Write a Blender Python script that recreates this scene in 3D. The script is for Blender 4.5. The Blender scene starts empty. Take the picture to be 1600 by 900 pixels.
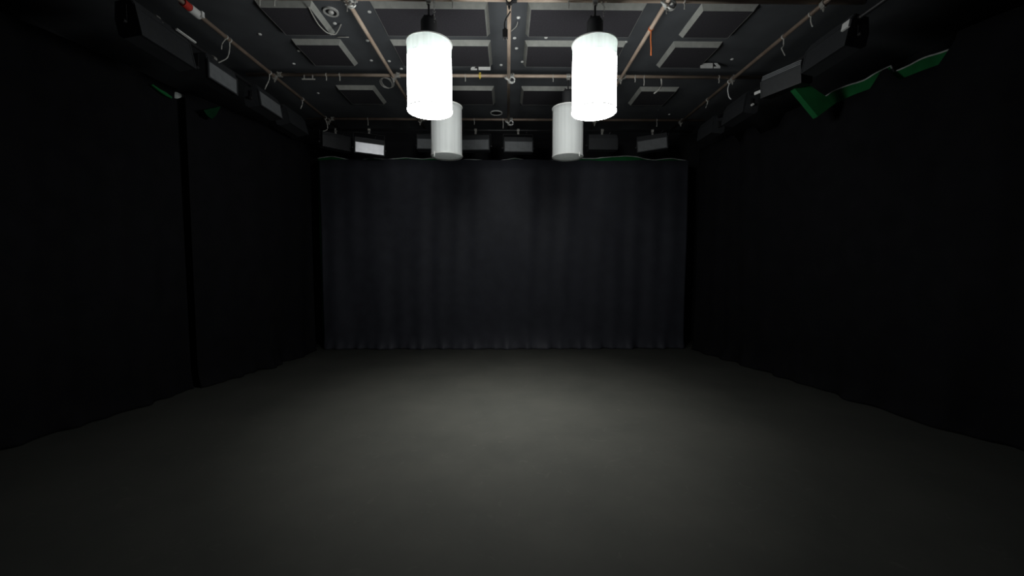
import bpy, bmesh, math, random
from mathutils import Vector, Matrix

random.seed(7)
PI = math.pi
scene = bpy.context.scene
C = scene.collection

# ---------------------------------------------------------------- camera, world, exposure
F_PX = 610.0
PITCH = math.radians(3.284)
YAW = math.radians(0.66)
EYE = 1.6
cam_d = bpy.data.cameras.new('camera')
cam_d.sensor_width = 36.0
cam_d.lens = 36.0 * F_PX / 1600.0
cam_d.clip_start = 0.05
cam_d.clip_end = 60
cam = bpy.data.objects.new('camera', cam_d)
C.objects.link(cam)
cam.location = (0, 0, EYE)
cam.rotation_euler = (PI / 2 - PITCH, 0, -YAW)
scene.camera = cam

world = bpy.data.worlds.new('world')
scene.world = world
world.use_nodes = True
world.node_tree.nodes['Background'].inputs[0].default_value = (0.9, 0.75, 1.0, 1)
world.node_tree.nodes['Background'].inputs[1].default_value = 0.012

vs = scene.view_settings
vs.view_transform = 'Standard'
vs.look = 'None'
vs.gamma = 1.0
vs.use_curve_mapping = False
vs.exposure = 0.0

SILK = 16.0          # radiance of the glowing silk of the front lanterns
DOWN = 32.0          # watts of each down-facing globe
SPREAD = 92.0
AIM_FORWARD = math.radians(7.5)
AIM_INWARD = math.radians(14)


# ---------------------------------------------------------------- pixel -> point helpers
def ray(px, py):
    x = (px - 800) / F_PX
    y = -(py - 450) / F_PX
    fy = math.cos(PITCH) + y * math.sin(PITCH)
    fz = -math.sin(PITCH) + y * math.cos(PITCH)
    return Vector((x * math.cos(YAW) + fy * math.sin(YAW), -x * math.sin(YAW) + fy * math.cos(YAW), fz))


def az(px, py, z):
    d = ray(px, py)
    return Vector((0, 0, EYE)) + d * ((z - EYE) / d.z)


def ax(px, py, x):
    d = ray(px, py)
    return Vector((0, 0, EYE)) + d * (x / d.x)


def ay(px, py, y):
    d = ray(px, py)
    return Vector((0, 0, EYE)) + d * (y / d.y)


# ---------------------------------------------------------------- materials
def mat(name, col, rough=0.6, metal=0.0, noise=0.0, scale=20.0, bump=0.0, col2=None, spec=0.5, stretch=None):
    m = bpy.data.materials.new(name)
    m.use_nodes = True
    nt = m.node_tree
    b = nt.nodes['Principled BSDF']
    b.inputs['Roughness'].default_value = rough
    b.inputs['Metallic'].default_value = metal
    b.inputs['Specular IOR Level'].default_value = spec
    b.inputs['Base Color'].default_value = (*col, 1)
    tc = nt.nodes.new('ShaderNodeTexCoord')
    n = nt.nodes.new('ShaderNodeTexNoise')
    n.inputs['Scale'].default_value = scale
    n.inputs['Detail'].default_value = 5
    src = tc.outputs['Object']
    if stretch:
        mp = nt.nodes.new('ShaderNodeMapping')
        mp.inputs['Scale'].default_value = stretch
        nt.links.new(src, mp.inputs[0])
        src = mp.outputs[0]
    nt.links.new(src, n.inputs['Vector'])
    if noise or col2:
        r = nt.nodes.new('ShaderNodeValToRGB')
        r.color_ramp.elements[0].position = 0.3
        r.color_ramp.elements[1].position = 0.7
        c2 = col2 if col2 else tuple(c * (1 - noise) for c in col)
        r.color_ramp.elements[0].color = (*c2, 1)
        r.color_ramp.elements[1].color = (*col, 1)
        nt.links.new(n.outputs['Fac'], r.inputs[0])
        nt.links.new(r.outputs[0], b.inputs['Base Color'])
    if bump:
        bp = nt.nodes.new('ShaderNodeBump')
        bp.inputs['Strength'].default_value = bump
        bp.inputs['Distance'].default_value = 0.01
        nt.links.new(n.outputs['Fac'], bp.inputs['Height'])
        nt.links.new(bp.outputs[0], b.inputs['Normal'])
    return m


def mat_emit(name, col, strength):
    m = bpy.data.materials.new(name)
    m.use_nodes = True
    b = m.node_tree.nodes['Principled BSDF']
    b.inputs['Base Color'].default_value = (0.8, 0.8, 0.8, 1)
    b.inputs['Roughness'].default_value = 0.9
    b.inputs['Emission Color'].default_value = (*col, 1)
    b.inputs['Emission Strength'].default_value = strength
    return m


def mat_silk(name, col, trans):
    m = bpy.data.materials.new(name)
    m.use_nodes = True
    nt = m.node_tree
    nt.nodes.remove(nt.nodes['Principled BSDF'])
    out = nt.nodes['Material Output']
    d = nt.nodes.new('ShaderNodeBsdfDiffuse')
    t = nt.nodes.new('ShaderNodeBsdfTranslucent')
    mx = nt.nodes.new('ShaderNodeMixShader')
    mx.inputs[0].default_value = trans
    tc = nt.nodes.new('ShaderNodeTexCoord')
    mp = nt.nodes.new('ShaderNodeMapping')
    mp.inputs['Scale'].default_value = (26, 26, 0.8)
    n = nt.nodes.new('ShaderNodeTexNoise')
    n.inputs['Scale'].default_value = 1.0
    r = nt.nodes.new('ShaderNodeValToRGB')
    r.color_ramp.elements[0].position = 0.3
    r.color_ramp.elements[1].position = 0.7
    r.color_ramp.elements[0].color = (*[c * 0.88 for c in col], 1)
    r.color_ramp.elements[1].color = (*col, 1)
    nt.links.new(tc.outputs['Object'], mp.inputs[0])
    nt.links.new(mp.outputs[0], n.inputs['Vector'])
    nt.links.new(n.outputs['Fac'], r.inputs[0])
    nt.links.new(r.outputs[0], d.inputs[0])
    nt.links.new(r.outputs[0], t.inputs[0])
    nt.links.new(d.outputs[0], mx.inputs[1])
    nt.links.new(t.outputs[0], mx.inputs[2])
    nt.links.new(mx.outputs[0], out.inputs[0])
    return m


def mat_floor():
    m = bpy.data.materials.new('dark_stage_floor')
    m.use_nodes = True
    nt = m.node_tree
    b = nt.nodes['Principled BSDF']
    tc = nt.nodes.new('ShaderNodeTexCoord')
    n1 = nt.nodes.new('ShaderNodeTexNoise')
    n1.inputs['Scale'].default_value = 1.3
    n1.inputs['Detail'].default_value = 8
    n1.inputs['Roughness'].default_value = 0.65
    n2 = nt.nodes.new('ShaderNodeTexNoise')
    n2.inputs['Scale'].default_value = 9
    n2.inputs['Detail'].default_value = 6
    n2.inputs['Distortion'].default_value = 1.2
    nt.links.new(tc.outputs['Object'], n1.inputs['Vector'])
    nt.links.new(tc.outputs['Object'], n2.inputs['Vector'])
    r1 = nt.nodes.new('ShaderNodeValToRGB')
    r1.color_ramp.elements[0].position = 0.3
    r1.color_ramp.elements[1].position = 0.72
    r1.color_ramp.elements[0].color = (0.040, 0.042, 0.038, 1)
    r1.color_ramp.elements[1].color = (0.056, 0.057, 0.051, 1)
    r2 = nt.nodes.new('ShaderNodeValToRGB')
    r2.color_ramp.elements[0].position = 0.62
    r2.color_ramp.elements[1].position = 0.80
    r2.color_ramp.elements[0].color = (0, 0, 0, 1)
    r2.color_ramp.elements[1].color = (1, 1, 1, 1)
    mix = nt.nodes.new('ShaderNodeMixRGB')
    mix.inputs[2].default_value = (0.088, 0.087, 0.077, 1)
    mul = nt.nodes.new('ShaderNodeMath')
    mul.operation = 'MULTIPLY'
    mul.inputs[1].default_value = 0.45
    nt.links.new(n1.outputs['Fac'], r1.inputs[0])
    nt.links.new(n2.outputs['Fac'], r2.inputs[0])
    nt.links.new(r2.outputs[0], mul.inputs[0])
    nt.links.new(mul.outputs[0], mix.inputs[0])
    nt.links.new(r1.outputs[0], mix.inputs[1])
    nt.links.new(mix.outputs[0], b.inputs['Base Color'])
    b.inputs['Roughness'].default_value = 0.75
    b.inputs['Specular IOR Level'].default_value = 0.2
    bp = nt.nodes.new('ShaderNodeBump')
    bp.inputs['Strength'].default_value = 0.12
    bp.inputs['Distance'].default_value = 0.01
    nt.links.new(n1.outputs['Fac'], bp.inputs['Height'])
    nt.links.new(bp.outputs[0], b.inputs['Normal'])
    return m


M_floor = mat_floor()
M_ceil = mat('black_ceiling_paint', (0.112, 0.119, 0.130), 0.8, noise=0.25, scale=3)
M_wall = mat('black_wall_paint', (0.02, 0.02, 0.024), 0.9, noise=0.3, scale=2)
M_face = mat('black_acoustic_felt', (0.045, 0.042, 0.050), 0.95, noise=0.25, scale=60, bump=0.1)
M_edge_lit = mat('grey_panel_edge_lit', (0.44, 0.445, 0.415), 0.8, noise=0.2, scale=15)  # grey edge made much paler: lamp light put into the colour
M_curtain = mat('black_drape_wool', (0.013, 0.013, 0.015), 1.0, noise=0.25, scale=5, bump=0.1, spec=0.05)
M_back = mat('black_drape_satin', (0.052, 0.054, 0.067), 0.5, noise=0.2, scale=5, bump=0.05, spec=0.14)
M_pipe = mat('worn_brown_pipe', (0.28, 0.215, 0.17), 0.42, 0.2, col2=(0.18, 0.13, 0.10), scale=7)  # darker copy of the pipe colour for the dimly lit outer runs
M_pipe_lit = mat('worn_pipe_lit', (0.62, 0.50, 0.40), 0.4, 0.1, col2=(0.42, 0.31, 0.24), scale=4)  # same brown pipe, lamp light and glare put into the colour
M_black = mat('black_painted_metal', (0.022, 0.022, 0.024), 0.5, 0.0, noise=0.2, scale=25)
M_house = mat('charcoal_housing', (0.036, 0.038, 0.042), 0.55, 0.0, noise=0.25, scale=18)
M_plate = mat('grey_light_face', (0.21, 0.22, 0.23), 0.45, 0.0, noise=0.2, scale=12)
M_pale = mat('pale_light_face', (0.62, 0.62, 0.65), 0.36, 0.55, noise=0.12, scale=12)
M_silver = mat('silver_coupler', (0.78, 0.78, 0.75), 0.35, 0.25, noise=0.3, scale=30)
M_steel = mat('dull_steel_coupler', (0.42, 0.41, 0.38), 0.45, 0.3, noise=0.3, scale=30)
M_white = mat('white_plastic', (0.88, 0.88, 0.86), 0.6, noise=0.1, scale=20)
M_tie = mat('pale_tie', (0.55, 0.54, 0.50), 0.6, noise=0.15, scale=40)
M_green = mat('chroma_green_cloth', (0.02, 0.18, 0.055), 0.9, noise=0.25, scale=6, bump=0.1, spec=0.1)
M_green_dark = mat('dark_green_cloth', (0.006, 0.045, 0.018), 0.95, noise=0.3, scale=8, spec=0.1)
M_hem = mat('pale_cloth_hem', (0.62, 0.66, 0.64), 0.9, noise=0.6, scale=9)
M_orange = mat('orange_cord', (0.75, 0.20, 0.06), 0.6, noise=0.2, scale=40)
M_red = mat('red_tape', (0.65, 0.05, 0.035), 0.5, noise=0.1, scale=20)
M_yellow = mat('yellow_tag', (0.75, 0.55, 0.10), 0.5, noise=0.1, scale=20)
M_silk_on = mat_emit('glowing_white_silk', (0.97, 1.0, 0.98), SILK)
M_silk_upper = mat_silk('white_silk_upper_dim', (0.82, 0.89, 0.87), 0.055)  # upper lantern silk, its dimming built into tint and translucency
M_silk_off = mat_silk('unlit_white_silk', (0.95, 0.97, 0.96), 0.36)
M_bottom_off = mat_silk('unlit_bottom_silk', (0.93, 0.95, 0.94), 0.75)
M_dark_ring = mat('dark_wire_ring', (0.10, 0.10, 0.10), 0.5, 0.3, noise=0.2, scale=20)


# ---------------------------------------------------------------- mesh helpers
def link_mesh(name, bm, m, parent=None, smooth=False, bevel=0.0):
    if bevel:
        bmesh.ops.bevel(bm, geom=[e for e in bm.edges if len(e.link_faces) == 2 and e.calc_face_angle(0) > 0.6],
                        offset=bevel, segments=2, affect='EDGES', profile=0.6, clamp_overlap=True)
    bmesh.ops.recalc_face_normals(bm, faces=bm.faces)
    me = bpy.data.meshes.new(name)
    bm.to_mesh(me)
    bm.free()
    if smooth:
        for p in me.polygons:
            p.use_smooth = True
    me.materials.append(m)
    o = bpy.data.objects.new(name, me)
    C.objects.link(o)
    if parent:
        o.parent = parent
    return o


def tag(o, label=None, cat=None, group=None, kind=None):
    if label:
        o['label'] = label
    if cat:
        o['category'] = cat
    if group:
        o['group'] = group
    if kind:
        o['kind'] = kind
    return o


def empty(name, loc, rz=0.0):
    o = bpy.data.objects.new(name, None)
    o.empty_display_size = 0.1
    C.objects.link(o)
    o.location = loc
    o.rotation_euler = (0, 0, rz)
    return o


def box(bm, lo, hi, M=None):
    vsl = [bm.verts.new((x, y, z)) for x in (lo[0], hi[0]) for y in (lo[1], hi[1]) for z in (lo[2], hi[2])]
    if M:
        for v in vsl:
            v.co = M @ v.co
    for f in ((0, 1, 3, 2), (4, 6, 7, 5), (0, 4, 5, 1), (2, 3, 7, 6), (0, 2, 6, 4), (1, 5, 7, 3)):
        bm.faces.new([vsl[i] for i in f])


def prism(bm, pts, x0, x1):
    """polygon in (y, z) extruded along x"""
    a = [bm.verts.new((x0, y, z)) for y, z in pts]
    b = [bm.verts.new((x1, y, z)) for y, z in pts]
    bm.faces.new(a)
    bm.faces.new(list(reversed(b)))
    n = len(pts)
    for i in range(n):
        bm.faces.new((a[i], a[(i + 1) % n], b[(i + 1) % n], b[i]))


def frame_of(d):
    d = d.normalized()
    up = Vector((0, 0, 1)) if abs(d.z) < 0.95 else Vector((1, 0, 0))
    u = d.cross(up).normalized()
    return u, d.cross(u).normalized()


def tube(bm, pts, r, n=10):
    pts = [Vector(p) for p in pts]
    rings = []
    for i, p in enumerate(pts):
        d = pts[min(i + 1, len(pts) - 1)] - pts[max(i - 1, 0)]
        u, w = frame_of(d)
        rings.append([bm.verts.new(p + (u * math.cos(2 * PI * k / n) + w * math.sin(2 * PI * k / n)) * r) for k in range(n)])
    for a, b in zip(rings, rings[1:]):
        for k in range(n):
            bm.faces.new((a[k], a[(k + 1) % n], b[(k + 1) % n], b[k]))
    bm.faces.new(rings[0])
    bm.faces.new(list(reversed(rings[-1])))


def ring(bm, c, axis, ri, ro, w, n=20):
    """a short hollow sleeve about axis"""
    c = Vector(c)
    axis = Vector(axis).normalized()
    u, v = frame_of(axis)
    loops = []
    for r, t in ((ri, -w / 2), (ro, -w / 2), (ro, w / 2), (ri, w / 2)):
        loops.append([bm.verts.new(c + axis * t + (u * math.cos(2 * PI * k / n) + v * math.sin(2 * PI * k / n)) * r) for k in range(n)])
    for i in range(4):
        a, b = loops[i], loops[(i + 1) % 4]
        for k in range(n):
            bm.faces.new((a[k], a[(k + 1) % n], b[(k + 1) % n], b[k]))


def torus(bm, c, R, r, n=40, m=8, axis=(0, 0, 1)):
    c = Vector(c)
    axis = Vector(axis).normalized()
    u, v = frame_of(axis)
    loops = []
    for i in range(n):
        a = 2 * PI * i / n
        d = u * math.cos(a) + v * math.sin(a)
        loops.append([bm.verts.new(c + d * (R + r * math.cos(2 * PI * j / m)) + axis * r * math.sin(2 * PI * j / m)) for j in range(m)])
    for i in range(n):
        a, b = loops[i], loops[(i + 1) % n]
        for j in range(m):
            bm.faces.new((a[j], a[(j + 1) % m], b[(j + 1) % m], b[j]))


def disc(bm, c, r, h, n=32):
    """short solid upright cylinder, bottom at c.z"""
    c = Vector(c)
    tube(bm, [c, c + Vector((0, 0, h))], r, n)


def lathe(bm, prof, n=48, wob=0.0):
    """profile (r, z) about the z axis, open surface"""
    loops = []
    ph = [random.uniform(0, 6) for _ in range(4)]
    for r, z in prof:
        L = []
        for k in range(n):
            a = 2 * PI * k / n
            rr = r + wob * (math.sin(5 * a + ph[0]) + 0.6 * math.sin(11 * a + ph[1]) + 0.4 * math.sin(17 * a + ph[2]))
            L.append(bm.verts.new((rr * math.cos(a), rr * math.sin(a), z)))
        loops.append(L)
    for a, b in zip(loops, loops[1:]):
        for k in range(n):
            bm.faces.new((a[k], a[(k + 1) % n], b[(k + 1) % n], b[k]))


def smooth_path(pts, step):
    """Catmull-Rom through pts, resampled to about step"""
    pts = [Vector(p) for p in pts]
    P = [pts[0] * 2 - pts[1]] + pts + [pts[-1] * 2 - pts[-2]]
    out = []
    for i in range(1, len(P) - 2):
        n = max(2, int((P[i + 1] - P[i]).length / step))
        for k in range(n):
            t = k / n
            a, b, c, d = P[i - 1], P[i], P[i + 1], P[i + 2]
            out.append(0.5 * ((2 * b) + (c - a) * t + (2 * a - 5 * b + 4 * c - d) * t * t + (3 * b - a - 3 * c + d) * t ** 3))
    out.append(pts[-1])
    return out


# ---------------------------------------------------------------- setting
Z_CEIL = 4.315
Z_PANEL = 4.26


def struct(name, lo, hi, m):
    bm = bmesh.new()
    box(bm, lo, hi)
    return tag(link_mesh(name, bm, m), kind='structure')


struct('floor', (-5.4, -2.0, -0.1), (5.4, 8.4, 0.0), M_floor)
struct('ceiling', (-5.4, -2.0, Z_CEIL), (5.4, 8.4, Z_CEIL + 0.15), M_ceil)
struct('wall_back', (-5.4, 8.2, 0.0), (5.4, 8.4, Z_CEIL), M_wall)
struct('wall_left', (-5.4, -2.0, 0.0), (-5.25, 8.2, Z_CEIL), M_wall)
struct('wall_right', (5.25, -2.0, 0.0), (5.4, 8.2, Z_CEIL), M_wall)


# ---------------------------------------------------------------- drapes
def curtain(name, path, top, label, cat, m, fold=0.022, pool=0.06, inward=1, seed=1, bottom=0.004, rows=26, step=0.022,
            group=None, creases=0.0):
    rnd = random.Random(seed)
    P = smooth_path([(x, y, 0) for x, y in path], step)
    s = [0.0]
    for a, b in zip(P, P[1:]):
        s.append(s[-1] + (b - a).length)
    waves = [(rnd.uniform(0.5, 1.0) * fold, 2 * PI / rnd.uniform(0.22, 0.95), rnd.uniform(0, 6.28), rnd.uniform(-0.5, 0.5)) for _ in range(6)]
    pw = [(2 * PI / rnd.uniform(0.2, 0.8), rnd.uniform(0, 6.28)) for _ in range(4)]
    bm = bmesh.new()
    grid = []
    for i, p in enumerate(P):
        d = P[min(i + 1, len(P) - 1)] - P[max(i - 1, 0)]
        nrm = Vector((d.y, -d.x, 0)).normalized() * inward
        zt = top(s[i], p) if callable(top) else top
        col = []
        for j in range(rows + 1):
            t = (j / rows) ** 1.5             # rows crowd towards the floor
            z = bottom + (zt - bottom) * t
            env = 0.45 + 0.55 * (1 - t)
            off = 0.0
            for A, k, ph, lean in waves:
                off += A * env * math.sin(k * s[i] + ph + lean * z * 2.0)
            if creases:
                off += creases * math.sin(3.1 * s[i] + 1.9 * z + 2 * math.sin(1.3 * s[i])) * math.sin(PI * t)
            if pool and z < 0.30:
                q = (1 - z / 0.30) ** 2
                lump = 0.6 + 0.2 * sum(math.sin(k * s[i] + ph) for k, ph in pw)
                off += pool * q * max(0.05, lump)
            col.append(bm.verts.new(p + nrm * off + Vector((0, 0, z))))
        grid.append(col)
    for a, b in zip(grid, grid[1:]):
        for j in range(rows):
            bm.faces.new((a[j], b[j], b[j + 1], a[j + 1]))
    o = link_mesh(name, bm, m, smooth=True)
    md = o.modifiers.new('thickness', 'SOLIDIFY')
    md.thickness = 0.005
    md.offset = 0
    return tag(o, label, cat, group)


def top_back(s, p):
    return 3.578 + 0.006 * math.sin(2.3 * p.x + 0.5) + 0.005 * math.sin(5.7 * p.x) + 0.003 * math.sin(13 * p.x)


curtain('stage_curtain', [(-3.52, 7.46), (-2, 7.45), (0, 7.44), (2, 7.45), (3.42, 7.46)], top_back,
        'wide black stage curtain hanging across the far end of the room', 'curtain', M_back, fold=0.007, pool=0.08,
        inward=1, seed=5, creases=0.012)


def top_right(s, p):
    y = p.y
    z = 3.76 if y > 3.8 else 3.82
    for y0, y1, zd in ((3.80, 4.36, 3.58), (4.42, 5.25, 3.62), (5.62, 6.15, 3.605), (6.3, 6.55, 3.60)):
        w = min(max((y - y0) / 0.12, 0), 1) * min(max((y1 - y) / 0.12, 0), 1)
        z = z * (1 - w) + zd * w
    return z


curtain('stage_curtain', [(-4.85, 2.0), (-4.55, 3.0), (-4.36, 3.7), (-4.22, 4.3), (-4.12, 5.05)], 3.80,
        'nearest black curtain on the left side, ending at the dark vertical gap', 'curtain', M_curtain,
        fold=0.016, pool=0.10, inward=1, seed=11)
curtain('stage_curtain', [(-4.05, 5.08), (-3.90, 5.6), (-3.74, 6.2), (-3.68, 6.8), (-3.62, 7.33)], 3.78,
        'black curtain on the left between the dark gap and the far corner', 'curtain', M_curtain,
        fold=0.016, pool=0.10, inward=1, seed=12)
curtain('stage_curtain', [(4.95, 2.0), (4.58, 3.0), (4.26, 3.86), (4.08, 4.9), (3.88, 5.9), (3.70, 6.7), (3.56, 7.33)], top_right,
        'long black curtain hanging along the right side of the room', 'curtain', M_curtain,
        fold=0.012, pool=0.10, inward=-1, seed=13)


# green cloth behind the black drapes: only its upper edge shows
def green_cloth(path, z0, ztop, label, seed, step=0.03):
    rnd = random.Random(seed)
    P = smooth_path([(x, y, 0) for x, y in path], step)
    bm = bmesh.new()
    grid, tops = [], []
    for i, p in enumerate(P):
        zt = ztop(p)
        d = P[min(i + 1, len(P) - 1)] - P[max(i - 1, 0)]
        nrm = Vector((d.y, -d.x, 0)).normalized()
        off = 0.010 * math.sin(i * 0.31 + seed) + 0.006 * math.sin(i * 0.83)
        col = [bm.verts.new(p + nrm * off * (0.4 + 0.6 * j / 6) + Vector((0, 0, z0 + (zt - z0) * j / 6))) for j in range(7)]
        tops.append(col[-1].co.copy())
        grid.append(col)
    for a, b in zip(grid, grid[1:]):
        for j in range(6):
            bm.faces.new((a[j], b[j], b[j + 1], a[j + 1]))
    root = empty('green_cloth', (0, 0, 0))
    tag(root, label, 'cloth')
    o = link_mesh('cloth_sheet', bm, M_green, root, smooth=True)
    md = o.modifiers.new('thickness', 'SOLIDIFY')
    md.thickness = 0.004
    md.offset = 0
    bm = bmesh.new()
    tube(bm, tops, 0.009, 6)
    h = link_mesh('top_edge', bm, M_hem, root, smooth=True)
    h['label'] = 'pale rolled hem along the top edge'
    return root


def gb(p):
    x = p.x
    z = 3.584
    for c, w, a in ((-3.35, 0.30, 0.040), (-2.55, 0.18, 0.018), (-1.95, 0.42, 0.024), (-1.40, 0.22, 0.020), (-0.75, 0.2, 0.012), (0.15, 0.20, 0.024),
                    (1.30, 0.30, 0.030), (1.95, 0.35, 0.040), (2.40, 0.34, 0.042), (3.15, 0.28, 0.030)):
        z += 1.7 * a * math.exp(-((x - c) / w) ** 2)
    return z + 0.004 * math.sin(9 * x)


green_cloth([(-3.58, 7.54), (-2, 7.53), (0, 7.53), (2, 7.53), (3.42, 7.54)], 0.01, gb,
            'green cloth peeking above the black curtain at the far end', 3)


def gr(p):
    y = p.y
    z = 3.725 + 0.020 * math.sin(11 * y) * math.sin(2.1 * y)
    if y > 4.4:
        z = 3.80 + 0.010 * math.sin(13 * y)
    if y > 5.35:
        z = 3.80 - min((y - 5.35) / 0.2, 1) * 0.19 + 0.006 * math.sin(17 * y)
    return z


green_cloth([(4.46, 3.5), (4.32, 3.95), (4.24, 4.5), (4.13, 5.1), (4.03, 5.6), (3.86, 6.4), (3.80, 6.7)], 0.01, gr,
            'green cloth showing above the right curtain beside the hanging floodlights', 8)

# green flap slung between the floodlight pipe and the right curtain
bm = bmesh.new()
Yf = 4.78
fr = [ay(1240, 136, Yf), ay(1262, 131, Yf), ay(1306, 161, Yf), ay(1278, 182, Yf)]
a = [bm.verts.new(p) for p in fr]
b = [bm.verts.new(p + Vector((0.01, 0.085, 0.0))) for p in fr]
bm.faces.new(a)
bm.faces.new(list(reversed(b)))
for i in range(4):
    bm.faces.new((a[i], b[i], b[(i + 1) % 4], a[(i + 1) % 4]))
tag(link_mesh('green_board', bm, M_green, bevel=0.004),
    'slanting green board below the angled floodlight on the right', 'board')

# loose green cloth ends on the left
bm = bmesh.new()
lp = [ax(235, 133, -4.13), ax(246, 142, -4.13), ax(256, 149, -4.13), ax(266, 154, -4.13)]
for q in range(3):
    p0, p1 = lp[q], lp[q + 1]
    w0, w1 = 0.015 + 0.012 * q, 0.015 + 0.012 * (q + 1) - (0.03 if q == 2 else 0)
    vs_ = []
    for dx in (0, 0.02):
        vs_ += [bm.verts.new(p0 + Vector((dx, 0, 0))), bm.verts.new(p1 + Vector((dx, 0, 0))),
                bm.verts.new(p1 + Vector((dx, 0.01, w1))), bm.verts.new(p0 + Vector((dx, 0.01, w0)))]
    A, B = vs_[:4], vs_[4:]
    bm.faces.new(A)
    bm.faces.new(list(reversed(B)))
    for i in range(4):
        bm.faces.new((A[i], B[i], B[(i + 1) % 4], A[(i + 1) % 4]))
tag(link_mesh('green_cloth_strip', bm, M_green), 'thin curved green cloth strip high on the left curtain', 'cloth')
bm = bmesh.new()
lp = [ax(272, 143, -4.13), ax(279, 146, -4.13), ax(287, 149, -4.13), ax(286, 152, -4.13), ax(279, 151, -4.13), ax(272, 153, -4.13)]
A = [bm.verts.new(p) for p in lp]
B = [bm.verts.new(p + Vector((0.02, 0.02, 0))) for p in lp]
bm.faces.new(A)
bm.faces.new(list(reversed(B)))
for i in range(6):
    bm.faces.new((A[i], B[i], B[(i + 1) % 6], A[(i + 1) % 6]))
tag(link_mesh('cloth_scrap', bm, M_hem), 'small torn pale scrap beside the green strip on the left curtain', 'cloth')
bm = bmesh.new()
lp = [ax(318, 172, -3.86), ax(345, 166, -3.86), ax(338, 180, -3.86), ax(331, 186, -3.86), ax(324, 181, -3.86)]
A = [bm.verts.new(p) for p in lp]
B = [bm.verts.new(p + Vector((-0.02, 0.02, 0))) for p in lp]
bm.faces.new(A)
bm.faces.new(list(reversed(B)))
for i in range(5):
    bm.faces.new((A[i], B[i], B[(i + 1) % 5], A[(i + 1) % 5]))
tag(link_mesh('green_cloth_corner', bm, M_green_dark), 'dark green cloth corner hanging below the left floodlight', 'cloth')


# ---------------------------------------------------------------- ceiling panels
def panel(x0, x1, y0, y1, label):
    root = empty('acoustic_panel', ((x0 + x1) / 2, (y0 + y1) / 2, Z_PANEL))
    tag(root, label, 'ceiling panel', 'acoustic panels on the ceiling')
    hx, hy = (x1 - x0) / 2, (y1 - y0) / 2
    t = 0.020         # the grey edge, lightened as if lit, is chamfered: it narrows towards the face
    g = 0.014
    h = Z_CEIL - Z_PANEL - 0.001
    bm = bmesh.new()
    loops = []
    for (ix, iy, z) in ((hx + g, hy + g, h), (hx - t, hy - t, 0), (hx - t - 0.002, hy - t - 0.002, 0), (hx - t - 0.002, hy - t - 0.002, h)):
        loops.append([bm.verts.new((sx * ix, sy * iy, z)) for sx, sy in ((-1, -1), (1, -1), (1, 1), (-1, 1))])
    for i in range(4):
        p, q = loops[i], loops[(i + 1) % 4]
        for k in range(4):
            bm.faces.new((p[k], p[(k + 1) % 4], q[(k + 1) % 4], q[k]))
    fr_ = link_mesh('edge_frame', bm, M_edge_lit, root)
    fr_['label'] = 'grey panel edge, lightened as if lit'
    bm = bmesh.new()
    box(bm, (-hx + t + 0.002, -hy + t + 0.002, 0.001), (hx - t - 0.002, hy - t - 0.002, h))
    link_mesh('panel_face', bm, M_face, root)


cols = (('left column', -2.575, -2.02), ('inner left column', -1.40, -0.215), ('inner right column', 0.225, 1.435), ('right column', 2.03, 2.60))
rows_ = (('nearest row', 4.20, 4.725), ('second row', 4.885, 5.42), ('third row', 6.09, 6.66))
for rn, y0, y1 in rows_:
    for cn, x0, x1 in cols:
        panel(x0, x1, y0, y1, 'black acoustic ceiling panel with grey edges coloured as lit, %s, %s' % (cn, rn))


# ---------------------------------------------------------------- pipe grid
R_P = 0.0215
Z_L, Z_X, Z_F = 4.08, 4.125, 3.99
LONG = {'outer left': -3.06, 'inner left': -1.50, 'centre': 0.018, 'inner right': 1.505, 'outer right': 3.0}
CROSS = {'nearest': 3.86, 'middle': 5.36, 'farthest': 6.92}
y_of = dict(CROSS)


def pipe(p0, p1, r, label, m=M_pipe):
    bm = bmesh.new()
    d = (Vector(p1) - Vector(p0)).normalized()
    tube(bm, [p0, p1], r, 16)
    root = empty('scaffold_pipe', p0)
    tag(root, label, 'pipe', 'pipes of the lighting grid')
    o = link_mesh('pipe_tube', bm, m, root, smooth=False)
    o.location = -Vector(p0)
    for f in o.data.polygons:
        f.use_smooth = len(f.vertices) == 4
    for e, s_ in ((p0, -1), (p1, 1)):
        bm = bmesh.new()
        tube(bm, [Vector(e), Vector(e) + d * s_ * 0.012], r * 1.06, 16)
        c = link_mesh('end_cap', bm, M_black, root)
        c.location = -Vector(p0)
        c['label'] = 'black end cap'
    return root


for n, x in LONG.items():
    lab = {'centre': 'long brown pipe running away down the middle of the ceiling'}.get(
        n, 'long brown pipe running away along the %s of the ceiling grid' % n)
    pipe((x, 1.5, Z_L), (x, 7.25, Z_L), R_P, lab, M_pipe if 'outer' in n else M_pipe_lit)
XC = 2 * R_P + Z_L + 0.002
for n, y in CROSS.items():
    pipe((-3.45, y, XC), (3.42, y, XC), R_P, 'brown pipe lying crosswise over the long pipes, %s of the three' % n, M_pipe if n == 'farthest' else M_pipe_lit)
pipe((-3.40, 2.2, Z_F), (-3.40, 7.0, Z_F), 0.02, 'dark pipe carrying the row of floodlights on the left', M_black)
pipe((3.40, 2.2, Z_F), (3.40, 7.0, Z_F), 0.02, 'dark pipe carrying the row of floodlights on the right', M_black)
pipe((-3.3, 7.06, Z_F), (3.3, 7.06, Z_F), 0.02, 'dark pipe carrying the row of floodlights at the far end', M_black)


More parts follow.
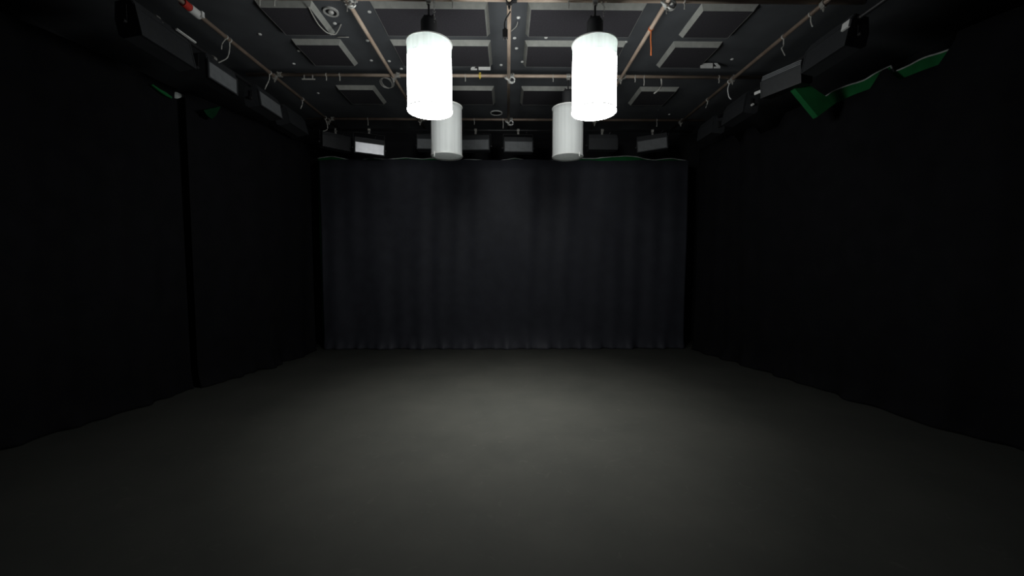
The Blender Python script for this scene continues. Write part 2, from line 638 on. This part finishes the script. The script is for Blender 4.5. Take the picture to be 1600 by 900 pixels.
def coupler(loc, label, m=M_steel, big=1.0, lever=False):
    """pipe coupler: sleeve on the long pipe, sleeve on the cross pipe, bolts and nuts"""
    x, y = loc
    root = empty('pipe_coupler', (x, y, Z_L))
    tag(root, label, 'clamp', 'couplers where the pipes cross')
    bm = bmesh.new()
    ring(bm, (0, -0.045, 0), (0, 1, 0), R_P + 0.0005, R_P + 0.010 * big, 0.045)
    box(bm, (-0.012, -0.068, -R_P - 0.022 * big), (0.012, -0.022, -R_P - 0.004))
    link_mesh('lower_sleeve', bm, m, root, smooth=False, bevel=0.0)
    bm = bmesh.new()
    ring(bm, (0.05, 0, XC - Z_L), (1, 0, 0), R_P + 0.0005, R_P + 0.010 * big, 0.045)
    box(bm, (0.028, -R_P - 0.022 * big, XC - Z_L - 0.014), (0.072, -R_P - 0.004, XC - Z_L + 0.014))
    link_mesh('upper_sleeve', bm, m, root)
    for bx, by, bz in ((0.0, -0.045, -R_P), (0.05, 0, 0)):
        bm = bmesh.new()
        if bx == 0.0:
            tube(bm, [(0.0, -0.045, -R_P - 0.018), (0.0, -0.045, -R_P - 0.055 * big)], 0.006, 8)
            tube(bm, [(0.0, -0.045, -R_P - 0.030), (0.0, -0.045, -R_P - 0.042)], 0.012, 6)
        else:
            tube(bm, [(0.05, -R_P - 0.018, XC - Z_L), (0.05, -R_P - 0.055 * big, XC - Z_L)], 0.006, 8)
            tube(bm, [(0.05, -R_P - 0.030, XC - Z_L), (0.05, -R_P - 0.042, XC - Z_L)], 0.012, 6)
        link_mesh('bolt', bm, M_steel if m is not M_black else M_black, root)
    if lever:
        bm = bmesh.new()
        pts = [(0.035 + 0.045 * math.cos(t), -0.05 - 0.01 * math.sin(t), -0.030 + 0.034 * math.sin(t)) for t in [k * PI / 8 for k in range(-7, 8)]]
        tube(bm, pts, 0.012, 8)
        tube(bm, [(-0.055, -0.05, 0.005), (-0.03, -0.055, -0.02), (-0.005, -0.06, -0.032)], 0.012, 8)
        tube(bm, [(0.0, -0.06, -0.034), (0.022, -0.06, -0.062), (0.06, -0.055, -0.058)], 0.010, 8)
        link_mesh('swivel_lever', bm, m, root, smooth=True)
    return root


for rn, y in CROSS.items():
    for ln, x in LONG.items():
        if rn == 'nearest' and ln == 'outer left':
            continue                       # the taped bracket sits there
        bright = (rn == 'nearest' and ln in ('inner left', 'inner right'))
        m = M_silver if bright or (rn != 'nearest' and ln == 'centre') else M_black if (rn == 'nearest' and ln == 'centre') else M_steel
        word = 'pale' if m is M_silver else 'black' if m is M_black else 'dull steel'
        coupler((x, y), '%s pipe clamp where the %s long pipe meets the %s cross pipe' % (word, ln, rn), m,
                1.5 if bright else 1.0, lever=bright or (ln == 'centre' and rn != 'nearest'))


# ---------------------------------------------------------------- lanterns
def lantern(x, y, ztop, zbot, r, lit, label):
    root = empty('silk_lantern', (x, y, zbot))
    tag(root, label, 'lamp', 'cylindrical silk lanterns under the ceiling')
    H = ztop - zbot
    hem = 0.125 if lit else 0.0  # upper silk split off to imitate the dimming above the bulb
    # skirt
    bm = bmesh.new()
    prof = [(r * 1.008, 0.0), (r * 1.012, 0.018), (r * 0.992, 0.035)] + [(r * (0.985 + 0.0045 * math.sin(PI * k / 8)), 0.035 + (H - hem - 0.045) * k / 8) for k in range(1, 9)]
    if not lit:
        prof += [(r * 1.0, H - 0.012), (r * 1.01, H)]
    lathe(bm, prof, 64, wob=0.0 if lit else 0.0012)
    o = link_mesh('skirt', bm, M_silk_on if lit else M_silk_off, root, smooth=True)
    if lit:
        bm = bmesh.new()
        z0 = prof[-1][1]
        lathe(bm, [(prof[-1][0], z0), (r * 0.988, z0 + 0.05), (r * 0.99, z0 + 0.09), (r * 1.0, H - 0.02), (r * 1.012, H)], 64)
        h = link_mesh('top_edge', bm, M_silk_upper, root, smooth=True)
        h['label'] = 'upper band of the silk with dimmer light put into its colour'
    # wire rings
    bm = bmesh.new()
    torus(bm, (0, 0, H), r * 1.012, 0.006)
    link_mesh('top_ring', bm, M_white, root, smooth=True)
    bm = bmesh.new()
    torus(bm, (0, 0, 0.012), r * 1.0, 0.006)
    link_mesh('bottom_ring', bm, M_white if lit else M_white, root, smooth=True)
    if not lit:
        bm = bmesh.new()
        torus(bm, (0, 0, 0.032), r * 0.965, 0.004)
        link_mesh('inner_ring', bm, M_dark_ring, root, smooth=True)
    # bottom silk
    bm = bmesh.new()
    if lit:
        disc(bm, (0, 0, 0.010), r * 0.975, 0.003, 64)
    else:
        lathe(bm, [(r * 0.985, 0.016), (r * 0.6, 0.013), (0.001, 0.011)], 64)      # a single stretched cloth
    link_mesh('bottom_silk', bm, M_silk_on if lit else M_bottom_off, root)
    # top cap: black if lit, else unseen white, added to brighten the inside
    bm = bmesh.new()
    lathe(bm, [(r * 0.98, H - 0.006), (r * 0.6, H + 0.012), (0.085, H + 0.022), (0.08, H + 0.022), (0.001, H + 0.024)], 48)
    link_mesh('top_cap', bm, M_black if lit else M_bottom_off, root, smooth=True)
    # lamp head
    zp = XC - zbot
    ht = min(H + 0.235, zp - 0.10)
    bm = bmesh.new()
    lathe(bm, [(0.001, H + 0.026), (0.075, H + 0.026), (0.078, H + 0.04), (0.078, ht - 0.03), (0.062, ht), (0.001, ht)], 28)
    link_mesh('lamp_head', bm, M_black, root, smooth=False)
    # bracket up to the pipe
    bm = bmesh.new()
    box(bm, (-0.055, -0.012, ht - 0.01), (0.055, 0.012, ht + 0.006))
    tube(bm, [(0, 0, ht), (0, 0, zp - R_P - 0.02)], 0.010, 10)
    box(bm, (-0.045, -0.015, ht - 0.06), (-0.032, 0.015, ht + 0.03))
    box(bm, (0.032, -0.015, ht - 0.06), (0.045, 0.015, ht + 0.03))
    link_mesh('hanging_bracket', bm, M_black, root)
    bm = bmesh.new()
    ring(bm, (0, 0, zp), (1, 0, 0), R_P + 0.0005, R_P + 0.010, 0.05)
    box(bm, (-0.02, -0.014, zp - R_P - 0.03), (0.02, 0.014, zp - R_P - 0.004))
    tube(bm, [(0.0, -R_P - 0.005, zp - 0.012), (0.0, -R_P - 0.05, zp - 0.03)], 0.007, 8)
    link_mesh('hook_clamp', bm, M_steel, root)
    # safety chain
    bm = bmesh.new()
    n = 11
    for k in range(n):
        t = k / (n - 1)
        p = Vector((0.055 + 0.012 * math.sin(PI * t), -0.02 - 0.07 * math.sin(PI * t), zp - R_P - 0.01 - (zp - R_P - 0.03 - ht + 0.10) * t))
        torus(bm, p, 0.009, 0.0025, 10, 5, axis=(1, 0, 0) if k % 2 else (0, 1, 0))
    link_mesh('safety_chain', bm, M_steel, root)
    # little tie ends at the bottom rim
    bm = bmesh.new()
    a0 = -0.9 if x > 0 else -2.3
    tx, ty = r * 1.01 * math.cos(a0), r * 1.01 * math.sin(a0)
    tube(bm, [(tx, ty, 0.03), (tx * 1.01, ty * 1.01, -0.005), (tx * 1.005, ty, -0.03)], 0.005, 6)
    link_mesh('tie_end', bm, M_white, root)
    if lit:
        ld = bpy.data.lights.new('globe_light', 'AREA')
        ld.shape = 'DISK'
        ld.size = r * 1.6
        ld.energy = DOWN
        ld.spread = math.radians(SPREAD)
        ld.color = (1.0, 0.985, 0.93)
        lo = bpy.data.objects.new('globe_light', ld)
        C.objects.link(lo)
        lo.parent = root
        lo.location = (0, 0, 0.004)
        lo.rotation_euler = (AIM_FORWARD, AIM_INWARD if x > 0 else -AIM_INWARD, 0)
    return root


lantern(-0.745, CROSS['nearest'], 3.706, 3.080, 0.212, True, 'brightly lit white cylindrical silk lantern on the left')
lantern(0.836, CROSS['nearest'], 3.710, 3.076, 0.212, True, 'brightly lit white cylindrical silk lantern on the right')
lantern(-0.815, CROSS['middle'], 3.715, 3.062, 0.206, False, 'unlit grey-white silk lantern behind the lit left lantern')
lantern(0.813, CROSS['middle'], 3.700, 3.058, 0.206, False, 'unlit grey-white silk lantern behind the lit right lantern')


# ---------------------------------------------------------------- floodlights
def floodlight(loc, rz, label, w=0.50, h=0.20, dep=0.20, drop=0.28, tilt=0.0, roll=0.0, face=None, stickers=(), knob=None, pale_hood=False, hood=True):
    """hangs from a pipe at loc; local -y is the side with the pale face"""
    root = empty('floodlight', loc, rz)
    tag(root, label, 'floodlight', 'floodlights hung round the edge of the grid')
    Mb = Matrix.Translation((0, 0, -drop)) @ Matrix.Rotation(roll, 4, 'Y') @ Matrix.Rotation(tilt, 4, 'X')

    def put(o):
        o.matrix_local = Mb
        return o
    hw = w / 2
    bm = bmesh.new()
    prism(bm, [(-dep / 2, -h / 2), (-dep / 2, h / 2), (-dep * 0.36, h / 2 + 0.075), (dep * 0.30, h / 2 + 0.065), (dep / 2, h * 0.2), (dep / 2, -h * 0.35), (dep * 0.3, -h / 2)], -hw, hw)
    put(link_mesh('housing', bm, M_house, root, bevel=0.006))
    bm = bmesh.new()
    for z0, z1 in ((h / 2 - 0.014, h / 2 + 0.004), (-h / 2 - 0.004, -h / 2 + 0.012)):
        box(bm, (-hw - 0.006, -dep / 2 - 0.012, z0), (hw + 0.006, -dep / 2 + 0.002, z1))
    for x0, x1 in ((-hw - 0.006, -hw + 0.012), (hw - 0.012, hw + 0.006)):
        box(bm, (x0, -dep / 2 - 0.012, -h / 2 + 0.012), (x1, -dep / 2 + 0.002, h / 2 - 0.014))
    put(link_mesh('face_frame', bm, M_house, root))
    bm = bmesh.new()
    box(bm, (-hw + 0.012, -dep / 2 - 0.008, -h / 2 + 0.012), (hw - 0.012, -dep / 2 - 0.001, h / 2 - 0.014))
    fo = put(link_mesh('face_panel', bm, face or M_plate, root))
    fo['label'] = 'pale grey face panel' if face is M_pale else 'grey face panel'
    if hood:
        y0, z0, y1, z1 = -dep / 2, h / 2 + 0.006, -dep * 0.36, h / 2 + 0.075
        for k in range(3):
            bm = bmesh.new()
            t = 0.12 + 0.32 * k
            y, z = y0 + (y1 - y0) * t, z0 + (z1 - z0) * t
            box(bm, (-hw * 0.98, y - 0.006, z), (hw * 0.98, y + 0.012, z + 0.012))
            put(link_mesh('hood_rib', bm, M_plate if pale_hood else M_house, root))
    # yoke
    bm = bmesh.new()
    for s_ in (-1, 1):
        box(bm, (s_ * (hw + 0.014) - 0.003, -0.015, -drop - 0.01), (s_ * (hw + 0.014) + 0.003, 0.015, -0.075))
    box(bm, (-hw - 0.017, -0.015, -0.078), (hw + 0.017, 0.015, -0.072))
    link_mesh('yoke', bm, M_black, root)
    for s_ in (-1, 1):
        bm = bmesh.new()
        tube(bm, [(s_ * (hw + 0.006), 0, -drop), (s_ * (hw + 0.040), 0, -drop)], 0.016, 12)
        link_mesh('tilt_knob', bm, knob or M_black, root)
    bm = bmesh.new()
    ring(bm, (0, 0, 0), (1, 0, 0), 0.0205, 0.030, 0.045)
    box(bm, (-0.016, -0.012, -0.074), (0.016, 0.012, -0.027))
    tube(bm, [(0, -0.024, -0.02), (0, -0.065, -0.045)], 0.006, 8)
    link_mesh('hook_clamp', bm, M_steel, root)
    # cable
    bm = bmesh.new()
    pts = smooth_path([(hw * 0.3, dep * 0.3, -drop + h / 2 + 0.02), (hw * 0.45, dep * 0.45, -0.10), (hw * 0.62, 0.05, -0.02), (hw * 0.75, 0.03, 0.012)], 0.02)
    tube(bm, pts, 0.005, 6)
    link_mesh('power_cable', bm, M_black, root)
    for (lo, hi, lab) in stickers:
        bm = bmesh.new()
        box(bm, lo, hi)
        st = put(link_mesh('label_strip', bm, M_white, root))
        st['label'] = lab
    return root


HL = PI / 2      # face towards +x (left row looks inwards)
HR = -PI / 2
floodlight((-3.40, 3.96, Z_F), HL, 'nearest dark floodlight on the left with a white strip on top', w=0.60, h=0.26, drop=0.22, tilt=-0.2,
           stickers=(((0.12, -0.140, 0.160), (0.36, -0.120, 0.175), 'white label strip'),), face=M_house)
floodlight((-3.40, 4.70, Z_F), HL, 'grey-faced floodlight on the left above the dark green cloth corner', w=0.46, h=0.19, drop=0.22, tilt=0.0)
floodlight((-3.40, 5.62, Z_F), HL, 'third floodlight from the near end of the left row', w=0.50, h=0.21, drop=0.17, tilt=-0.15)
floodlight((-3.40, 6.32, Z_F), HL, 'fourth floodlight from the near end of the left row', w=0.52, h=0.22, drop=0.16, tilt=-0.25, face=M_house)
floodlight((-3.03, 7.06, Z_F), 0.75, 'dark floodlight turned towards the room in the far left corner', w=0.50, h=0.19, drop=0.26, face=M_house)

BF = Z_F
floodlight((-2.44, 7.06, BF), 0.41, 'bright pale-faced tilted floodlight at the far end, left of the lanterns', w=0.49, h=0.19, drop=0.335, roll=0.02, tilt=0.15, face=M_pale)
floodlight((-1.32, 7.06, BF), 0.05, 'floodlight at the far end partly hidden by the unlit left lantern', w=0.52, h=0.19, drop=0.275, tilt=-0.05)
floodlight((-0.56, 7.06, BF), -0.06, 'floodlight at the far end just right of the unlit left lantern', w=0.50, h=0.19, drop=0.28)
floodlight((0.19, 7.06, BF), 0.04, 'grey-faced floodlight at the far end nearest the middle', w=0.50, h=0.19, drop=0.31)
floodlight((1.68, 7.06, BF), 0.0, 'dim floodlight at the far end just right of the unlit right lantern', w=0.50, h=0.19, drop=0.26, face=M_house)
floodlight((2.58, 7.06, BF), -0.38, 'dark floodlight at the right end of the far row', w=0.50, h=0.20, drop=0.265, roll=-0.06)

floodlight((3.40, 4.16, Z_F), HR, 'nearest dark floodlight on the right with a white label at its end', w=0.56, h=0.24, drop=0.16, tilt=-0.2,
           stickers=(((0.215, -0.130, 0.045), (0.30, -0.111, 0.118), 'white label'),), face=M_house)
floodlight((3.40, 4.86, Z_F), HR + 0.42, 'angled floodlight on the right above the green board', w=0.46, h=0.19, drop=0.17, tilt=0.1, roll=0.0, dep=0.22, pale_hood=True,
           stickers=(((-0.33, -0.10, -0.02), (-0.235, -0.08, 0.015), 'white strip sticking out at the end'),), face=M_house)
floodlight((3.40, 5.80, Z_F), HR, 'third floodlight from the near end of the right row', w=0.52, h=0.22, drop=0.16, tilt=-0.15, face=M_house, knob=M_white)
floodlight((3.40, 6.62, Z_F), HR, 'farthest floodlight of the right row', w=0.46, h=0.20, drop=0.16, tilt=-0.1, face=M_house)


# ---------------------------------------------------------------- small ceiling things
def cap(px, py, label):
    p = az(px, py, Z_CEIL - 0.006)
    bm = bmesh.new()
    lathe(bm, [(0.001, -0.006), (0.012, -0.005), (0.020, -0.001), (0.021, 0.0055), (0.001, 0.0055)], 18)
    o = link_mesh('fixing_cap', bm, M_white, smooth=False)
    o.location = p
    tag(o, label, 'fixing cap', 'white fixing caps on the ceiling')


for px, py, lab in (
        (523, 37, 'white ceiling cap just below the round downlight'),
        (406, 54, 'dim ceiling cap left of the nearest panel in the left column'),
        (467, 80, 'dim ceiling cap touching the left corner of the second left column panel'),
        (459, 100, 'dim ceiling cap left of the second panel in the left column'),
        (577, 19, 'white ceiling cap right of the inner left pipe, nearest the frame top'),
        (574, 64, 'white ceiling cap beside the middle of the inner left pipe'),
        (580, 95, 'white ceiling cap left of the inner left pipe near the middle cross pipe'),
        (685, 44, 'white ceiling cap directly above the lit left lantern'),
        (608, 96, 'white ceiling cap right of the inner left pipe beside the lit left lantern'),
        (627, 108, 'white ceiling cap just left of the lit left lantern'),
        (783, 102, 'white ceiling cap left of the centre pipe'),
        (810, 28, 'white ceiling cap right of the centre pipe, nearest the frame top'),
        (804, 60, 'white ceiling cap right of the centre pipe beside the hanging black plug'),
        (807, 76, 'white ceiling cap right of the centre pipe below the black plug'),
        (816, 97, 'white ceiling cap beside the second inner right panel'),
        (853, 59, 'white ceiling cap between the two nearer inner right panels'),
        (978, 66, 'white ceiling cap right of the lit right lantern'),
        (1046, 179, 'white ceiling cap near the far right corner of the grid'),
        (1144, 93, 'dim ceiling cap right of the second right column panel'),
        (497, 146, 'dim ceiling cap near the left end of the middle cross pipe')):
    cap(px, py, lab)

# downlight
p = az(517, 17, Z_CEIL)
root = empty('downlight', p)
tag(root, 'round metal downlight in the ceiling beside the inner left pipe', 'downlight')
bm = bmesh.new()
ring(bm, (0, 0, -0.010), (0, 0, 1), 0.058, 0.078, 0.018, 32)
link_mesh('trim_ring', bm, M_silver, root)
bm = bmesh.new()
lathe(bm, [(0.057, -0.012), (0.045, -0.004), (0.03, -0.002), (0.001, -0.001)], 28)
link_mesh('reflector', bm, M_black, root, smooth=True)
bm = bmesh.new()
lathe(bm, [(0.001, -0.034), (0.02, -0.03), (0.03, -0.018), (0.026, -0.004)], 20)
link_mesh('bulb', bm, M_silver, root, smooth=True)

# round ceiling speaker
p = az(775.5, 176, Z_CEIL)
root = empty('ceiling_speaker', p)
tag(root, 'oval-looking round speaker with a white rim near the farthest cross pipe', 'speaker')
bm = bmesh.new()
torus(bm, (0, 0, -0.006), 0.10, 0.011, 40, 8)
link_mesh('rim', bm, M_white, root, smooth=True)
bm = bmesh.new()
disc(bm, (0, 0, -0.008), 0.092, 0.007, 36)
link_mesh('grille', bm, M_house, root)


# white tags: a notched flag and a plate
def tag_pair(px, py, label, flip, z=Z_PANEL - 0.03):
    c = az(px, py, Z_CEIL - 0.06)
    root = empty('ceiling_sign', c)
    tag(root, label, 'sign', 'white tags hanging under the ceiling')
    k = -1 if flip else 1
    bm = bmesh.new()
    t = 0.004
    box(bm, (-0.012 if not flip else -0.150, -t, -0.03), (0.150 if not flip else 0.012, t, 0.035))
    link_mesh('plate', bm, M_white, root, bevel=0.001)
    bm = bmesh.new()
    pts = [(-0.115, -0.03), (-0.03, -0.03), (-0.03, -0.012), (-0.072, -0.006), (-0.03, 0.035), (-0.07, 0.035), (-0.115, -0.008)]
    pts = [(k * x, z) for x, z in pts]
    A = [bm.verts.new((x, -t, z)) for x, z in pts]
    B = [bm.verts.new((x, t, z)) for x, z in pts]
    bm.faces.new(A)
    bm.faces.new(list(reversed(B)))
    for i in range(len(pts)):
        j = (i + 1) % len(pts)
        bm.faces.new((A[i], B[i], B[j], A[j]))
    link_mesh('arrow_flag', bm, M_white, root)
    for x in ((0.01, 0.12) if not flip else (-0.01, -0.12)):
        bm = bmesh.new()
        tube(bm, [(x, 0, 0.034), (x, 0, 0.061)], 0.0025, 6)
        link_mesh('hanging_wire', bm, M_black, root)


tag_pair(749, 106, 'white sign with a notched arrow flag left of the centre pipe', False)
tag_pair(1112, 103, 'white sign with a pointed flag on the right side of the ceiling', True)


# pale ties hanging under the cross pipes
def tie(px, rn, label, drop=0.07, m=M_tie):
    y = CROSS[rn]
    x = ay(px, 60 if rn == 'nearest' else 120, y).x
    x = ray(px, {'nearest': 6, 'middle': 121, 'farthest': 189}[rn])
    x = x.x / x.y * y
    root_z = XC
    bm = bmesh.new()
    ring(bm, (0, 0, 0), (1, 0, 0), R_P + 0.0004, R_P + 0.003, 0.010, 16)
    tube(bm, [(0, -0.004, -R_P - 0.001), (0.004, -0.008, -R_P - drop * 0.5), (0.001, -0.006, -R_P - drop)], 0.006, 6)
    o = link_mesh('cable_tie', bm, m)
    o.location = (x, y, root_z)
    tag(o, label, 'cable tie', 'ties hanging from the cross pipes')


for px, rn, dr, lab in (
        (406, 'nearest', 0.06, 'pale tie on the nearest cross pipe, leftmost of all'),
        (429, 'nearest', 0.06, 'pale tie on the nearest cross pipe above the left column panel'),
        (707, 'nearest', 0.07, 'pale tie on the nearest cross pipe right of the lit left lantern'),
        (888, 'nearest', 0.07, 'pale tie on the nearest cross pipe left of the lit right lantern'),
        (1069, 'nearest', 0.06, 'pale tie on the nearest cross pipe right of the inner right pipe'),
        (510, 'middle', 0.055, 'pale tie near the left end of the middle cross pipe'),
        (531, 'middle', 0.055, 'pale tie on the middle cross pipe above the third left column panel'),
        (727, 'middle', 0.055, 'pale tie on the middle cross pipe right of the lit left lantern'),
        (864, 'middle', 0.055, 'pale tie on the middle cross pipe left of the lit right lantern'),
        (992, 'middle', 0.055, 'pale tie on the middle cross pipe just right of the lit right lantern'),
        (1006, 'middle', 0.10, 'longer pale tie on the middle cross pipe, second right of the lit right lantern'),
        (1123, 'middle', 0.06, 'pale tie at the right end of the middle cross pipe'),
        (575, 'farthest', 0.09, 'pale tie on the farthest cross pipe left of the lanterns'),
        (741, 'farthest', 0.07, 'pale tie on the farthest cross pipe right of the unlit left lantern'),
        (786, 'farthest', 0.13, 'long pale tie on the farthest cross pipe beside the centre pipe'),
        (1026, 'farthest', 0.09, 'pale tie on the farthest cross pipe right of the lanterns')):
    tie(px, rn, lab, dr)

# yellow tag on the middle cross pipe
p = ay(750, 120, CROSS['middle'])
bm = bmesh.new()
ring(bm, (0, 0, 0), (1, 0, 0), R_P + 0.0005, R_P + 0.005, 0.03, 16)
tube(bm, [(0, 0, R_P), (0, 0, R_P + 0.018)], 0.014, 10)
tube(bm, [(0, 0, -R_P), (0, 0, -R_P - 0.02)], 0.006, 8)
o = tag(link_mesh('pipe_tag', bm, M_yellow), 'small yellow tag clipped on the middle cross pipe', 'tag')
o.location = (p.x, CROSS['middle'], XC)


# white strip lying along the middle cross pipe on the left
p = ay(482, 123.5, CROSS['middle'] - 0.04)
bm = bmesh.new()
box(bm, (-0.085, -0.006, -0.010), (0.085, 0.006, 0.004))
box(bm, (-0.06, -0.004, 0.004), (-0.05, 0.004, 0.05))
box(bm, (0.05, -0.004, 0.004), (0.06, 0.004, 0.05))
o = tag(link_mesh('hanging_strip', bm, M_tie), 'pale strip slung under the left end of the middle cross pipe', 'strip')
o.location = p


# ---------------------------------------------------------------- cables and cords
def cable(name, pts, r, m, label, cat='cable', step=0.03):
    bm = bmesh.new()
    tube(bm, smooth_path(pts, step), r, 8)
    return tag(link_mesh(name, bm, m, smooth=True), label, cat)


zc = Z_CEIL - 0.02
cable('white_cable', [az(482, 10, zc - 0.05), az(489, 24, zc - 0.06), az(499, 40, zc - 0.075), az(511, 51, zc - 0.08), az(522, 54, zc - 0.08), az(527, 50, zc - 0.05), az(533, 38, zc)],
      0.006, M_tie, 'thin white cable looping under the nearest left column panel')
cable('white_cable', [az(526, 58, zc), az(535, 58, zc), az(545, 58, zc)], 0.005, M_tie, 'short straight white cable right of the white cable loop')
cable('thin_cable', [az(809, 34, zc), az(807, 41, zc - 0.01), az(802, 46, zc), az(797, 50, zc)], 0.005, M_tie, 'short curved cable right of the centre pipe')
cable('thin_cable', [ay(1033, 122, 5.38), ay(1034, 132, 5.38), ay(1030, 140, 5.38), ay(1022, 146, 5.38)], 0.010, M_tie,
      'curved pale cable end hanging from the middle cross pipe on the right')
# cable coil left of the lit left lantern
bm = bmesh.new()
c0 = ay(603, 130, 5.42)
for k in range(3):
    torus(bm, c0 + Vector((0.01 * k, 0.012 * k, 0.008 * k)), 0.080, 0.0035, 36, 6, axis=(0.1, 0.5, 1))
tag(link_mesh('cable_coil', bm, M_steel, smooth=True), 'coiled cable hung under the middle cross pipe left of the lit lantern', 'cable')

# orange cord
pc = ay(1022, 30, 4.22)
bm = bmesh.new()
tube(bm, [(1.505 + 0.000, 4.22, Z_L - R_P - 0.001), (1.503, 4.215, Z_L - 0.12), (1.506, 4.205, Z_L - 0.21), (1.503, 4.20, Z_L - 0.285)], 0.0075, 8)
ring(bm, (1.505, 4.22, Z_L), (0, 1, 0), R_P + 0.0005, R_P + 0.006, 0.016, 16)
tag(link_mesh('orange_cord', bm, M_orange, smooth=False), 'short orange cord hanging from the inner right pipe', 'cord')

# black plug on a lead at the centre pipe
root = empty('hanging_plug', (0.0, 3.92, Z_L - R_P))
tag(root, 'black plug dangling on a short lead beside the centre pipe', 'plug')
bm = bmesh.new()
tube(bm, smooth_path([(0.03, 0.0, -0.005), (0.005, 0.02, -0.035), (-0.02, 0.03, -0.07), (-0.028, 0.03, -0.12), (-0.022, 0.03, -0.165)], 0.015), 0.007, 8)
link_mesh('lead', bm, M_black, root, smooth=True)
bm = bmesh.new()
box(bm, (-0.046, 0.010, -0.238), (0.004, 0.05, -0.165))
tube(bm, [(-0.021, 0.03, -0.165), (-0.021, 0.03, -0.15)], 0.014, 10)
link_mesh('plug_body', bm, M_black, root, bevel=0.005)
for dx in (-0.014, 0.014):
    bm = bmesh.new()
    tube(bm, [(-0.021 + dx, 0.03, -0.237), (-0.021 + dx, 0.03, -0.256)], 0.003, 6)
    link_mesh('pin', bm, M_steel, root)

# red and white marker on the outer left pipe
def on_left(py):
    pts = (300 + (py) * 1.105, py)
    return pts


pm = ax(303, 7, -3.06)
root = empty('pipe_marker', (-3.06, pm.y, Z_L))
tag(root, 'red and white taped bracket on the outer left pipe at the frame top', 'bracket')
bm = bmesh.new()
ring(bm, (0, -0.10, 0), (0, 1, 0), R_P + 0.0006, R_P + 0.014, 0.075)
rd = link_mesh('red_band', bm, M_red, root)
rd['label'] = 'red tape band'
bm = bmesh.new()
ring(bm, (0, 0.0, 0), (0, 1, 0), R_P + 0.0006, R_P + 0.018, 0.12)
box(bm, (0.020, 0.03, -0.03), (0.055, 0.06, 0.025))
wb = link_mesh('white_sleeve', bm, M_white, root)
wb['label'] = 'white sleeve with a lug'


# hanging cables along the outer pipes
def drop_cable(px0, py0, x, bends, label, m=M_tie, r=0.006, hook=True):
    p0 = ax(px0, py0, x)
    pts = [Vector((x, p0.y, Z_L - R_P))] + [Vector((x + dx, p0.y + dy, Z_L - R_P + dz)) for dx, dy, dz in bends]
    bm = bmesh.new()
    tube(bm, smooth_path(pts, 0.02), r, 6)
    ring(bm, (x, p0.y, Z_L), (0, 1, 0), R_P + 0.0005, R_P + 0.005, 0.014, 16)
    tag(link_mesh('safety_cable', bm, m), label, 'cable', 'cables dropping from the outer pipes')


drop_cable(358, 47, -3.06, [(-0.02, 0.02, -0.08), (-0.05, 0.02, -0.16), (-0.13, 0.0, -0.22)], 'curved pale cable on the outer left pipe, nearest of the left ones')
drop_cable(352, 43, -3.06, [(-0.04, 0.0, -0.05), (-0.05, 0.0, -0.11)], 'short pale cable beside the nearest curved cable on the outer left pipe', r=0.005)
drop_cable(421, 107, -3.06, [(-0.01, 0.0, -0.07), (-0.05, 0.0, -0.15), (-0.08, 0.02, -0.18)], 'curved pale cable on the outer left pipe before the middle cross pipe')
drop_cable(472, 147, -3.06, [(0.0, 0.0, -0.05), (-0.03, 0.0, -0.12)], 'short pale cable on the outer left pipe beyond the middle cross pipe')
drop_cable(508, 178, -3.06, [(0.03, 0.0, -0.08), (0.03, 0.0, -0.17), (-0.04, 0.0, -0.20)], 'bent pale cable at the far end of the outer left pipe')
drop_cable(1225, 52, 3.0, [(0.0, 0.0, -0.08), (-0.02, 0.0, -0.10), (0.04, 0.03, -0.16)], 'zigzag pale cable on the outer right pipe, nearest of the right ones')
drop_cable(1140, 122, 3.0, [(-0.02, 0.0, -0.08), (0.0, 0.0, -0.18), (0.03, 0.0, -0.21)], 'straight white cable on the outer right pipe at the middle cross pipe', m=M_white)
drop_cable(1106, 155, 3.0, [(-0.01, 0.0, -0.05), (-0.03, 0.0, -0.10)], 'short pale cable on the outer right pipe beyond the middle cross pipe')
drop_cable(1268, 6, 3.0, [(0.0, 0.0, -0.05), (0.02, 0.0, -0.10)], 'pale cable stub on the outer right pipe at the frame top')
